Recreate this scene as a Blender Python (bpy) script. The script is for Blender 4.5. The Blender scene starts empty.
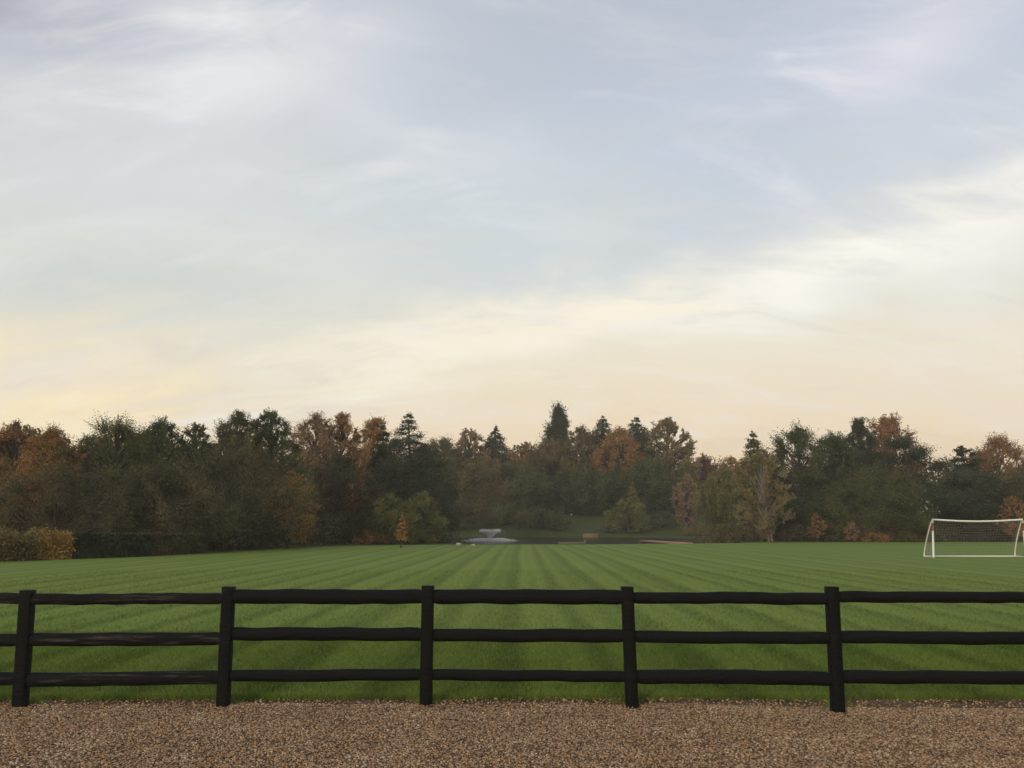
import bpy, math, random
import numpy as np
from math import radians as R, tan, atan, sin, cos, pi

random.seed(7)
rng = np.random.default_rng(11)
sc = bpy.context.scene
COL = sc.collection

# ------------------------------------------------------------------ camera geometry
F, PITCH, H0 = 820.0, R(9.9), 1.65
def ray(u, v):
    a, b = (u - 512) / F, (384 - v) / F
    return np.array([a, cos(PITCH) - b * sin(PITCH), sin(PITCH) + b * cos(PITCH)])
def at(u, v, Y):
    d = ray(u, v); return np.array([0, 0, H0]) + d * (Y / d[1])
def onground(u, v, z=0.0):
    d = ray(u, v); return np.array([0, 0, H0]) + d * ((z - H0) / d[2])

cam = bpy.data.cameras.new('camera')
cam.lens = F / 1024 * 36; cam.sensor_width = 36
cam.clip_start = 0.05; cam.clip_end = 6000
co = bpy.data.objects.new('camera', cam); COL.objects.link(co)
co.location = (0, 0, H0); co.rotation_euler = (pi / 2 + PITCH, 0, 0)
sc.camera = co

# ------------------------------------------------------------------ object helpers
def link(name, data, parent=None):
    o = bpy.data.objects.new(name, data); COL.objects.link(o)
    if parent is not None: o.parent = parent
    return o
def tag(o, label=None, cat=None, group=None, kind=None):
    if label: o['label'] = label
    if cat: o['category'] = cat
    if group: o['group'] = group
    if kind: o['kind'] = kind
    return o
def empty(name, loc, label, cat, group=None, rz=0.0):
    o = link(name, None); o.location = loc; o.rotation_euler = (0, 0, rz)
    o.empty_display_size = 0.3
    return tag(o, label, cat, group)

def mesh_np(name, V, Fc, mat=None, attrs=None, smooth=False):
    """V (n,3), Fc (m,k) all the same k."""
    V = np.asarray(V, np.float32); Fc = np.asarray(Fc, np.int32)
    me = bpy.data.meshes.new(name)
    m, k = Fc.shape
    me.vertices.add(len(V)); me.vertices.foreach_set('co', V.ravel())
    me.loops.add(m * k); me.loops.foreach_set('vertex_index', Fc.ravel())
    me.polygons.add(m)
    me.polygons.foreach_set('loop_start', np.arange(0, m * k, k, dtype=np.int32))
    try: me.polygons.foreach_set('loop_total', np.full(m, k, np.int32))
    except Exception: pass
    me.update(calc_edges=True)
    if smooth: me.polygons.foreach_set('use_smooth', np.ones(m, bool))
    for nm, arr in (attrs or {}).items():
        at_ = me.attributes.new(nm, 'FLOAT', 'POINT'); at_.data.foreach_set('value', np.asarray(arr, np.float32))
    if mat is not None: me.materials.append(mat)
    return me

class MB:
    """collects tubes / boxes as quads (end caps as degenerate-free fans of quads)"""
    def __init__(s): s.V = []; s.F = []; s.n = 0
    def add(s, V, Fq):
        V = np.asarray(V, float); Fq = np.asarray(Fq, int)
        s.V.append(V); s.F.append(Fq + s.n); s.n += len(V)
    def tube(s, pts, rad, sides=6, squash=None):
        pts = np.asarray(pts, float); n = len(pts)
        rad = np.full(n, rad) if np.isscalar(rad) else np.asarray(rad, float)
        T = np.gradient(pts, axis=0); T /= np.linalg.norm(T, axis=1)[:, None] + 1e-9
        ref = np.array([0, 0, 1.0]) if abs(T[0][2]) < 0.8 else np.array([1.0, 0, 0])
        A = np.cross(T, ref); A /= np.linalg.norm(A, axis=1)[:, None] + 1e-9
        B = np.cross(T, A)
        th = np.linspace(0, 2 * pi, sides, endpoint=False)
        ring = (np.cos(th)[None, :, None] * A[:, None, :] + np.sin(th)[None, :, None] * B[:, None, :])
        V = (pts[:, None, :] + ring * rad[:, None, None]).reshape(-1, 3)
        i, j = np.meshgrid(np.arange(n - 1), np.arange(sides), indexing='ij')
        j2 = (j + 1) % sides
        Q = np.stack([i * sides + j, i * sides + j2, (i + 1) * sides + j2, (i + 1) * sides + j], -1).reshape(-1, 4)
        s.add(V, Q)
        # caps: centre-pair quads
        if sides % 2 == 0:
            for base, flip in ((0, False), ((n - 1) * sides, True)):
                c = []
                for k in range(1, sides // 2):
                    q = [k - 1, k, sides - 1 - k, sides - k] if k > 1 else [0, 1, sides - 2, sides - 1]
                    if k > 1: q = [k - 1, k, sides - 1 - k, sides - k]
                    c.append([base + x for x in (q[::-1] if flip else q)])
                if c: s.F.append(np.array(c, int) + s.n - len(V))
    def box(s, c, d, rot=None):
        x, y, z = np.asarray(d, float) / 2
        V = np.array([[-x,-y,-z],[x,-y,-z],[x,y,-z],[-x,y,-z],[-x,-y,z],[x,-y,z],[x,y,z],[-x,y,z]])
        if rot is not None: V = V @ np.asarray(rot).T
        s.add(V + np.asarray(c), [[0,3,2,1],[4,5,6,7],[0,1,5,4],[1,2,6,5],[2,3,7,6],[3,0,4,7]])
    def mesh(s, name, mat, smooth=False):
        return mesh_np(name, np.concatenate(s.V), np.concatenate(s.F), mat, None, smooth)

def rotz(a): return np.array([[cos(a), -sin(a), 0], [sin(a), cos(a), 0], [0, 0, 1]])

# ------------------------------------------------------------------ node helpers
class NT:
    def __init__(s, tree): s.t = tree; s.N = tree.nodes; s.L = tree.links
    def new(s, typ, **kw):
        n = s.N.new(typ)
        for k, v in kw.items(): setattr(n, k, v)
        return n
    def put(s, sock, v):
        if hasattr(v, 'is_linked') or hasattr(v, 'links'): s.L.new(v, sock)
        else: sock.default_value = v
    def m(s, op, a, b=None, c=None, clamp=False):
        n = s.new('ShaderNodeMath', operation=op, use_clamp=clamp)
        s.put(n.inputs[0], a)
        if b is not None: s.put(n.inputs[1], b)
        if c is not None: s.put(n.inputs[2], c)
        return n.outputs[0]
    def mix(s, f, a, b, blend='MIX'):
        n = s.new('ShaderNodeMix', data_type='RGBA', blend_type=blend)
        s.put(n.inputs[0], f)
        for k, v in ((6, a), (7, b)):
            s.put(n.inputs[k], v if hasattr(v, 'links') else (*v[:3], 1))
        return n.outputs[2]
    def noise(s, vec, scale, detail=3, rough=.5, out=0, dist=0):
        n = s.new('ShaderNodeTexNoise'); n.inputs['Scale'].default_value = scale
        n.inputs['Detail'].default_value = detail; n.inputs['Roughness'].default_value = rough
        n.inputs['Distortion'].default_value = dist
        if vec is not None: s.L.new(vec, n.inputs['Vector'])
        return n.outputs[out]
    def mapv(s, vec, scale=(1,1,1), rot=(0,0,0), loc=(0,0,0)):
        n = s.new('ShaderNodeMapping'); s.L.new(vec, n.inputs[0])
        n.inputs[1].default_value = loc; n.inputs[2].default_value = rot; n.inputs[3].default_value = scale
        return n.outputs[0]
    def ramp(s, f, stops, interp='LINEAR'):
        n = s.new('ShaderNodeValToRGB'); r = n.color_ramp; r.interpolation = interp
        while len(r.elements) < len(stops): r.elements.new(0.5)
        for e, (p, c) in zip(r.elements, stops):
            e.position = p; e.color = (*c, 1) if len(c) == 3 else c
        s.put(n.inputs[0], f); return n.outputs[0]
    def bump(s, h, strength=.5, dist=.02):
        n = s.new('ShaderNodeBump'); n.inputs['Strength'].default_value = strength
        n.inputs['Distance'].default_value = dist; s.L.new(h, n.inputs['Height']); return n.outputs[0]

def mat_new(name):
    m = bpy.data.materials.new(name); m.use_nodes = True
    nt = NT(m.node_tree); b = m.node_tree.nodes['Principled BSDF']
    return m, nt, b
def objco(nt): return nt.new('ShaderNodeTexCoord').outputs['Object']

def srgb(r, g, b):
    f = lambda c: (c / 255 / 12.92) if c / 255 <= .04045 else ((c / 255 + .055) / 1.055) ** 2.4
    return (f(r), f(g), f(b))

# ------------------------------------------------------------------ world: dusk sky with thin high cloud
SUN_EL, SUN_AZ = R(11), R(205)          # behind the camera, a little to the left (azimuth from +Y, clockwise)
w = bpy.data.worlds.new('World'); sc.world = w; w.use_nodes = True
nt = NT(w.node_tree); nt.N.clear()
out = nt.new('ShaderNodeOutputWorld'); bg = nt.new('ShaderNodeBackground'); nt.L.new(bg.outputs[0], out.inputs[0])
SKY_STR = 0.1
bg.inputs[1].default_value = SKY_STR
sky = nt.new('ShaderNodeTexSky', sky_type='NISHITA'); sky.sun_disc = False
sky.sun_elevation = SUN_EL; sky.sun_rotation = SUN_AZ; sky.air_density = 1.2; sky.dust_density = 2.5
tc = nt.new('ShaderNodeTexCoord').outputs['Generated']
sep = nt.new('ShaderNodeSeparateXYZ'); nt.L.new(tc, sep.inputs[0])
dx, dy, dz = sep.outputs
DEG = 180 / pi
azm = nt.m('MULTIPLY', nt.m('ARCTAN2', dx, dy), DEG)
elv = nt.m('MULTIPLY', nt.m('ARCSINE', dz), DEG)
zz = nt.m('ADD', nt.m('MAXIMUM', dz, 0.0), 0.42)
comb = nt.new('ShaderNodeCombineXYZ')
nt.put(comb.inputs[0], nt.m('DIVIDE', dx, zz)); nt.put(comb.inputs[1], nt.m('DIVIDE', dy, zz))
P = comb.outputs[0]                      # cloud-layer coordinates, softened towards the horizon
n_big = nt.noise(nt.mapv(P, (0.9, 1.3, 1), (0, 0, R(20)), (3.1, 1.7, 0)), 1.7, 4, .55, dist=.4)
n_str = nt.noise(nt.mapv(P, (0.8, 2.6, 1), (0, 0, R(-16)), (8.3, 2.2, 0)), 2.4, 7, .58, dist=.9)
n_fine = nt.noise(nt.mapv(P, (1.1, 2.4, 1), (0, 0, R(24)), (1.3, 7.7, 0)), 4.2, 8, .62, dist=.8)
cen = lambda n: nt.m('SUBTRACT', n, 0.5)
elw = nt.m('ADD', elv, nt.m('ADD', nt.m('MULTIPLY', cen(n_big), 16.0), nt.m('MULTIPLY', cen(n_str), 10.0)))
azw = nt.m('ADD', azm, nt.m('ADD', nt.m('MULTIPLY', cen(n_str), 20.0), nt.m('MULTIPLY', cen(n_fine), 12.0)))
elr = nt.m('DIVIDE', nt.m('ADD', elv, nt.m('MULTIPLY', cen(n_big), 4.0)), 90.0)
C = lambda r, g, b: tuple(x / SKY_STR for x in srgb(r, g, b))
col = nt.ramp(elr, [(0.0, srgb(228, 200, 168)), (0.07, srgb(236, 214, 183)), (0.12, srgb(233, 221, 197)), (0.18, srgb(220, 219, 207)),
                    (0.24, srgb(208, 211, 208)), (0.32, srgb(190, 197, 209)), (0.42, srgb(174, 180, 194)), (1.0, srgb(186, 190, 202))])
def azel(u, v):
    d = ray(u, v); d = d / np.linalg.norm(d)
    return math.degrees(math.atan2(d[0], d[1])), math.degrees(math.asin(d[2]))
def blob(col, u, v, su, sv, tilt, rgb, amt):
    """an oval cloud or clear patch of the sky about one direction; sizes in degrees"""
    a0, e0 = azel(u, v)
    da = nt.m('SUBTRACT', azw, a0); de = nt.m('SUBTRACT', elw, e0)
    ct, st = cos(R(tilt)), sin(R(tilt))
    p = nt.m('ADD', nt.m('MULTIPLY', da, ct / su), nt.m('MULTIPLY', de, st / su))
    q = nt.m('SUBTRACT', nt.m('MULTIPLY', de, ct / sv), nt.m('MULTIPLY', da, st / sv))
    r2 = nt.m('ADD', nt.m('MULTIPLY', p, p), nt.m('MULTIPLY', q, q))
    g = nt.m('EXPONENT', nt.m('MULTIPLY', r2, -1.0))
    g = nt.m('MULTIPLY', g, nt.m('MULTIPLY_ADD', cen(n_fine), 1.6, amt), clamp=True)
    return nt.mix(g, col, srgb(*rgb))
for a in [(60, 15, 13, 5, -10, (158, 161, 176), .75), (520, 60, 16, 6, 20, (184, 192, 203), .7), (700, 150, 16, 5, 12, (192, 201, 215), .7),
          (960, 130, 12, 5, 8, (188, 198, 212), .8), (480, 235, 16, 4, -6, (200, 209, 214), .65), (120, 290, 16, 4, -8, (200, 206, 204), .65),
          (230, 85, 11, 4.5, 16, (228, 228, 229), .95), (130, 175, 10, 4, -12, (214, 216, 218), .7), (400, 160, 10, 3, -14, (216, 219, 223), .65),
          (890, 45, 6, 4, 30, (220, 219, 228), .75), (300, 245, 10, 2.5, -14, (218, 219, 216), .5),
          (860, 245, 17, 3.4, 14, (249, 244, 233), .95), (620, 300, 12, 2.6, 12, (250, 240, 220), .8), (430, 350, 14, 3.0, 8, (247, 238, 216), .75),
          (40, 412, 14, 2.0, -4, (250, 234, 196), .7), (950, 395, 12, 3.0, 0, (232, 220, 204), .5)]:
    col = blob(col, *a)
wisp = nt.m('MULTIPLY', nt.m('SUBTRACT', n_str, 0.50), 1.5, clamp=True)
col = nt.mix(wisp, col, srgb(236, 234, 231))
wisp2 = nt.m('MULTIPLY', nt.m('SUBTRACT', n_fine, 0.55), 1.1, clamp=True)
col = nt.mix(wisp2, col, srgb(238, 236, 232))
dk = nt.m('MULTIPLY', nt.m('SUBTRACT', 0.44, n_fine), 1.0, clamp=True)
col = nt.mix(dk, col, srgb(184, 190, 202))
scl = nt.new('ShaderNodeVectorMath', operation='SCALE'); nt.L.new(col, scl.inputs[0]); scl.inputs[3].default_value = 1.15 / SKY_STR
fin = nt.mix(0.9, sky.outputs[0], scl.outputs[0])
nt.L.new(fin, bg.inputs[0])

sl = bpy.data.lights.new('sun', 'SUN'); sl.energy = 1.3; sl.angle = R(12); sl.color = (1, .86, .66)
so = link('sun', sl)
sd = np.array([sin(SUN_AZ) * cos(SUN_EL), cos(SUN_AZ) * cos(SUN_EL), sin(SUN_EL)])
from mathutils import Vector
so.rotation_euler = Vector(-sd).to_track_quat('-Z', 'Y').to_euler()

sc.view_settings.view_transform = 'Standard'; sc.view_settings.look = 'None'
sc.view_settings.exposure = 0; sc.view_settings.gamma = 1

# ------------------------------------------------------------------ terrain
def sstep(a, b, x):
    t = np.clip((x - a) / (b - a), 0, 1); return t * t * (3 - 2 * t)
PC, PA, PB = (6.5, 117.0), 22.0, 34.0        # pond: centre and half sizes
def pond_r(x, y):
    wob = 0.05 * np.sin(3 * np.arctan2(y - PC[1], x - PC[0]) + .6) + 0.03 * np.sin(7 * np.arctan2(y - PC[1], x - PC[0]))
    return (np.abs((x - PC[0]) / PA) ** 2.6 + np.abs((y - PC[1]) / PB) ** 2.6) ** (1 / 2.6) + wob * .6
def fbm2(x, y, s):
    return (np.sin(x / s + 1.3) * np.cos(y / s * 1.1 + .4) + .5 * np.sin(x / s * 2.3 + y / s * 1.7) + .3 * np.cos(x / s * 4.1 - y / s * 3.3))
def terrain(x, y):
    x = np.asarray(x, float); y = np.asarray(y, float)
    z = 4.3 * sstep(146, 174, y) + 0.12 * fbm2(x, y, 9) * sstep(150, 165, y)
    z = z + 0.9 * sstep(20, 60, -x - 12) * sstep(45, 70, y) * 0
    r = pond_r(x, y)
    z = z - 1.1 * (1 - sstep(0.88, 1.02, r))
    return z - 0.02
def grid(xs, ys, zf):
    X, Y = np.meshgrid(xs, ys, indexing='ij')
    V = np.stack([X, Y, zf(X, Y)], -1).reshape(-1, 3)
    nx, ny = len(xs), len(ys)
    i, j = np.meshgrid(np.arange(nx - 1), np.arange(ny - 1), indexing='ij')
    a = i * ny + j
    return V, np.stack([a, a + ny, a + ny + 1, a + 1], -1).reshape(-1, 4)

# grass colours
def stripe_factor(nt, co):
    """mower stripes running away from the fence"""
    s = nt.new('ShaderNodeSeparateXYZ'); nt.L.new(co, s.inputs[0])
    wob = nt.noise(nt.mapv(co, (.25, .03, 1)), 1.0, 2)
    x = nt.m('ADD', nt.m('SUBTRACT', s.outputs[0], nt.m('MULTIPLY', s.outputs[1], 0.011)), nt.m('MULTIPLY', cen2(nt, wob), 0.9))
    a = nt.m('SINE', nt.m('MULTIPLY', x, 2 * pi / 1.18))
    b = nt.m('SINE', nt.m('MULTIPLY', x, 2 * pi / 2.36))
    c2 = nt.m('SINE', nt.m('ADD', nt.m('MULTIPLY', x, 2 * pi / .59), .8))
    v = nt.m('ADD', nt.m('MULTIPLY', a, .34), nt.m('ADD', nt.m('MULTIPLY', b, .18), nt.m('MULTIPLY', c2, .22)))
    return nt.m('ADD', nt.m('MULTIPLY', v, nt.m('ADD', .35, nt.m('MULTIPLY', nt.noise(nt.mapv(co, (.5, .08, 1)), 1.0, 3), 1.5))), .5, clamp=True)
def cen2(nt, n): return nt.m('SUBTRACT', n, .5)

def grass_material(name, light, dark, striped, blades=False):
    m, nt, b = mat_new(name)
    co = objco(nt)
    if blades:
        g = nt.new('ShaderNodeNewGeometry'); co = g.outputs['Position']
    big = nt.noise(nt.mapv(co, (.5, .5, .5)), .22, 4, .6)
    mid = nt.noise(nt.mapv(co, (1, .35, 1)), 2.2, 5, .65)
    fine = nt.noise(nt.mapv(co, (1, .6, 1)), 26, 4, .7)
    if striped:
        f = stripe_factor(nt, co)
    else:
        f = big
    f = nt.m('ADD', nt.m('MULTIPLY', f, 1.05 if blades else .74), nt.m('ADD', nt.m('MULTIPLY', mid, .10 if blades else .22), nt.m('MULTIPLY', cen2(nt, fine), .3 if blades else .55)), clamp=True)
    c = nt.mix(f, dark, light)
    yel = nt.m('MULTIPLY', nt.m('SUBTRACT', big, .45), 1.4, clamp=True)
    c = nt.mix(nt.m('MULTIPLY', yel, .4), c, tuple(x * y for x, y in zip(light, (1.25, 1.0, .8))))
    if blades:
        isl = nt.new('ShaderNodeNewGeometry').outputs['Random Per Island']
        c = nt.mix(nt.m('MULTIPLY', isl, .14), c, tuple(x * y for x, y in zip(light, (.95, .85, .8))))
    nt.L.new(c, b.inputs['Base Color'])
    b.inputs['Roughness'].default_value = .75; b.inputs['Specular IOR Level'].default_value = .06
    if not blades:
        nt.L.new(nt.bump(fine, .7, .03), b.inputs['Normal'])
    return m
G_LIGHT, G_DARK = (.200, .268, .054), (.112, .165, .029)
M_lawn = grass_material('lawn_grass', G_LIGHT, G_DARK, True)
M_blade = grass_material('grass_blades', (.170, .232, .046), (.098, .146, .028), True, True)
M_rough = grass_material('rough_grass', (.092, .104, .034), (.055, .066, .022), False)

xs = np.concatenate([[-2500, -1200, -600, -300, -160, -100, -70], np.arange(-50, 76, 1.0), [90, 110, 140, 200, 320, 650, 1200, 2500]])
ys = np.concatenate([[-600, -250, -100, -40, -15, 0], np.arange(6, 184, 1.0), [190, 205, 240, 300, 450, 800, 1500, 3500]])
V, Q = grid(xs, ys, terrain)
tag(link('ground', mesh_np('ground', V, Q, M_rough, smooth=True)), 'rough dark green grass ground and banks around the pond', 'ground', kind='structure')

# lawn: mown sheet inside its edge
edge_px = [(0, 562), (70, 559), (160, 556), (205, 553), (270, 549.3), (340, 546.3), (385, 545.2), (440, 544.8), (520, 544.6), (600, 544.4), (690, 543.6), (760, 542.6), (860, 542.2), (1023, 542.0)]
edge = [onground(*p)[:2] for p in edge_px]
LAWN_Y0 = 8.36
poly_x = [-75] + [e[0] for e in edge] + [95]
poly_y = [34] + [e[1] for e in edge] + [94]
def lawn_far(x): return np.interp(x, poly_x, poly_y)
lx = np.arange(-75, 95.01, .5)
tt = np.linspace(0, 1, 60) ** 1.6
Xl = np.repeat(lx[:, None], 60, 1)
y1 = lawn_far(lx)
front = LAWN_Y0 + .05 * np.sin(lx * 2.1) + .03 * np.sin(lx * 5.3 + 1)
Yl = front[:, None] + (y1 - front)[:, None] * tt[None, :]
# dip into the pond rim never happens: the sheet stops where the bank starts
Zl = np.zeros_like(Xl) + .012 * fbm2(Xl, Yl, 3.1) * 0
Vl = np.stack([Xl, Yl, Zl], -1).reshape(-1, 3)
i, j = np.meshgrid(np.arange(len(lx) - 1), np.arange(59), indexing='ij'); a = i * 60 + j
Ql = np.stack([a, a + 60, a + 61, a + 1], -1).reshape(-1, 4)
tag(link('lawn', mesh_np('lawn', Vl, Ql, M_lawn)), 'wide mown green lawn striped by the mower', 'lawn', kind='structure')

# pond
m, nt, b = mat_new('pond_water')
b.inputs['Base Color'].default_value = (.012, .013, .010, 1); b.inputs['Roughness'].default_value = .14; b.inputs['IOR'].default_value = 1.33
co_ = objco(nt)
nt.L.new(nt.bump(nt.noise(nt.mapv(co_, (1, 1, 1)), 2.2, 3, .5), .3, .05), b.inputs['Normal'])
WATER = -.12
th = np.linspace(0, 2 * pi, 96, endpoint=False)
rr = np.array([0.0, .5, 1.06])
V = [[PC[0], PC[1], WATER]]
ring = np.stack([PC[0] + PA * 1.0 * np.sign(np.cos(th)) * np.abs(np.cos(th)) ** (2 / 2.6), PC[1] + PB * 1.0 * np.sign(np.sin(th)) * np.abs(np.sin(th)) ** (2 / 2.6), np.full(96, WATER)], -1)
inner = np.array(V[0]) + (ring - np.array(V[0])) * .02
Vw = np.concatenate([inner, ring]); k = np.arange(96)
Qw = np.stack([k, 96 + k, 96 + (k + 1) % 96, (k + 1) % 96], -1)
cap = [[a_, a_ + 1, 94 - a_ + 0, 95 - a_] for a_ in range(0, 47)]
Qw = np.concatenate([Qw, np.array([[a_, a_ + 1, 94 - a_, 95 - a_] for a_ in range(47)])])
tag(link('pond', mesh_np('pond', Vw, Qw, m)), 'dark still pond water beyond the lawn', 'pond', kind='structure')

# ------------------------------------------------------------------ drive: gravel
GR_Y1 = 8.22
def edge_y(x): return GR_Y1 - .20 * sstep(1.2, 4.6, x) + .035 * np.sin(x * 1.9 + .5) + .02 * np.sin(x * 5.1) + .012 * np.sin(x * 11.7)
def drive_h(x, y): return .008 + .006 * fbm2(x, y, .55) + .010 * np.sin(y * 2.1 + .4 * np.sin(x)) - .05 * sstep(-.10, .10, y - edge_y(x))
def gravel_colors(nt, f):
    return nt.ramp(f, [(0, (.055, .033, .017)), (.22, (.17, .094, .040)), (.46, (.34, .190, .088)), (.66, (.43, .252, .122)), (.84, (.54, .36, .20)), (.93, (.38, .30, .20)), (1, (.70, .57, .38))])
m, nt, b = mat_new('gravel_bed')
vo = nt.new('ShaderNodeTexVoronoi'); vo.inputs['Scale'].default_value = 70
nt.L.new(objco(nt), vo.inputs['Vector'])
hs = nt.new('ShaderNodeSeparateColor'); nt.L.new(vo.outputs['Color'], hs.inputs[0])
c = nt.mix(.55, gravel_colors(nt, hs.outputs[0]), (.05, .03, .018))
nt.L.new(c, b.inputs['Base Color']); b.inputs['Roughness'].default_value = .85
nt.L.new(nt.bump(vo.outputs['Distance'], -.8, .01), b.inputs['Normal'])
gx = np.concatenate([[-60, -30, -15], np.arange(-10, 10.01, .1), [15, 30, 60]]); gy = np.concatenate([[-30, -10, 0, 3], np.arange(4.5, GR_Y1 + .13, .08)])
V, Q = grid(gx, gy, drive_h)
tag(link('driveway', mesh_np('driveway', V, Q, m, smooth=True)), 'brown gravel driveway bed in front of the fence', 'driveway', kind='structure')
# soil edging between gravel and lawn
m, nt, b = mat_new('edge_soil')
co_ = objco(nt); n1 = nt.noise(co_, 9, 6, .7); n2 = nt.noise(co_, 60, 3, .7)
c = nt.mix(n1, (.030, .017, .008), (.12, .070, .032)); c = nt.mix(nt.m('MULTIPLY', n2, .35), c, (.20, .13, .07))
nt.L.new(c, b.inputs['Base Color']); b.inputs['Roughness'].default_value = .95
nt.L.new(nt.bump(n2, .9, .02), b.inputs['Normal'])
V, Q = grid(np.concatenate([[-60, -30], np.arange(-12, 12.01, .15), [30, 60]]), np.linspace(GR_Y1 - .45, LAWN_Y0 + .12, 18),
            lambda x, y: .004 - .05 * (1 - sstep(-.14, -.02, y - edge_y(x))) + .012 * np.sin(x * 7 + y * 9) * np.sin(x * 3.1) + .0 * y - .012 * sstep(LAWN_Y0, LAWN_Y0 + .1, y))
tag(link('soil_strip', mesh_np('soil_strip', V, Q, m, smooth=True)), 'bare brown soil strip along the lawn edge', 'soil', kind='structure')

# loose stones (uncountable)
def stones(n, xr, yr, size, seed, zf, smin=.55, clip=True):
    r = np.random.default_rng(seed)
    x = r.uniform(*xr, n); y = r.uniform(*yr, n)
    if clip: k_ = y < edge_y(x) + r.normal(.02, .03, n); x, y = x[k_], y[k_]; n = len(x)
    s = size * r.uniform(smin, 1.35, n)
    base = np.array([[-1,-1,-1],[1,-1,-1],[1,1,-1],[-1,1,-1],[-1,-1,1],[1,-1,1],[1,1,1],[-1,1,1]], float) * .5
    V = base[None] * r.uniform(.55, 1.05, (n, 8, 3)) * (s[:, None, None])
    V[:, :, 2] *= r.uniform(.5, .8, n)[:, None]
    q = r.normal(size=(n, 3)) * [.35, .35, 3]
    ca, sa = np.cos(q[:, 2]), np.sin(q[:, 2])
    Vx = V[..., 0] * ca[:, None] - V[..., 1] * sa[:, None]; Vy = V[..., 0] * sa[:, None] + V[..., 1] * ca[:, None]
    V = np.stack([Vx, Vy, V[..., 2] + Vx * np.tan(np.clip(q[:, :1], -.7, .7)) * .6], -1)
    V += np.stack([x, y, zf(x, y) + s * .2 + r.uniform(0, .004, n)], -1)[:, None, :]
    f = np.array([[0,3,2,1],[4,5,6,7],[0,1,5,4],[1,2,6,5],[2,3,7,6],[3,0,4,7]])
    Q = (np.arange(n)[:, None, None] * 8 + f[None]).reshape(-1, 4)
    return V.reshape(-1, 3), Q
m, nt, b = mat_new('gravel_stones')
isl = nt.new('ShaderNodeNewGeometry').outputs['Random Per Island']
patch = nt.noise(objco(nt), 1.6, 4, .6)
c = gravel_colors(nt, nt.m('ADD', isl, nt.m('MULTIPLY', cen2(nt, patch), .45), clamp=True))
nt.L.new(c, b.inputs['Base Color']); b.inputs['Roughness'].default_value = .7
A1 = stones(150000, (-6.6, 6.6), (6.0, GR_Y1 + .09), .0138, 3, drive_h)
A2 = stones(26000, (-9.5, 9.5), (4.6, 6.0), .020, 4, drive_h)
A3 = stones(12000, (-9.5, -6.6), (6.0, GR_Y1 + .03), .019, 5, drive_h)
A4 = stones(12000, (6.6, 9.5), (6.0, GR_Y1 + .03), .019, 6, drive_h)
A5 = stones(5200, (-9, 9), (GR_Y1 - .26, LAWN_Y0 + .03), .015, 8, lambda x, y: x * 0 + .006, clip=False)
A6 = stones(150, (-.5, 2.2), (GR_Y1 + .06, GR_Y1 + .17), .027, 9, lambda x, y: x * 0 + .008, clip=False)
VV, QQ, k = [], [], 0
for v_, q_ in (A1, A2, A3, A4, A5, A6): VV.append(v_); QQ.append(q_ + k); k += len(v_)
tag(link('gravel', mesh_np('gravel', np.concatenate(VV), np.concatenate(QQ), m)), 'loose tan and brown gravel stones covering the driveway', 'gravel', kind='stuff')

# ------------------------------------------------------------------ grass blades
def blades(n, xf, yf, hgt, wid, seed, z0=0.0, lean=.5):
    r = np.random.default_rng(seed)
    x, y = xf(r, n), yf(r, n)
    h = hgt * r.uniform(.5, 1.3, n); a = r.uniform(0, 2 * pi, n); w_ = wid * r.uniform(.6, 1.3, n)
    l = r.normal(0, lean, (n, 2)) * h[:, None]
    bx, by = np.cos(a) * w_ / 2, np.sin(a) * w_ / 2
    z = np.full(n, z0)
    V = np.stack([np.stack([x - bx, y - by, z], -1), np.stack([x + bx, y + by, z], -1),
                  np.stack([x + l[:, 0] + bx * .15, y + l[:, 1] + by * .15, z + h], -1)], 1)
    return V.reshape(-1, 3), np.arange(3 * n).reshape(-1, 3)
sets = [blades(240000, lambda r, n: r.uniform(-8.5, 8.5, n), lambda r, n: LAWN_Y0 + 5.2 * r.uniform(0, 1, n) ** 1.15, .050, .0065, 21, 0, .8),
        blades(120000, lambda r, n: r.uniform(-16, 16, n), lambda r, n: 12.5 + 20 * r.uniform(0, 1, n) ** 1.9, .045, .012, 22, 0, .8),
        blades(22000, lambda r, n: r.uniform(-9, 9, n), lambda r, n: LAWN_Y0 - .07 + np.abs(r.normal(0, .10, n)), .065, .007, 23, 0, .8)]
for q_, (u_, v_) in enumerate([(20, 708), (223, 707.5), (426, 705), (632, 708.5), (838, 714)]):
    px_ = at(u_, v_, 8.0)[0]
    sets.append(blades(130, lambda r, n, px_=px_: px_ + r.normal(0, .08, n), lambda r, n: 8.13 - (.14 if q_ == 4 else 0) + np.abs(r.normal(0, .05, n)), .075, .007, 40 + q_, 0, .5))
VV, QQ, k = [], [], 0
for v_, q_ in sets: VV.append(v_); QQ.append(q_ + k); k += len(v_)
tag(link('grass', mesh_np('grass', np.concatenate(VV), np.concatenate(QQ), M_blade)), 'short green grass blades of the lawn nearest the fence', 'grass', kind='stuff')

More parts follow.
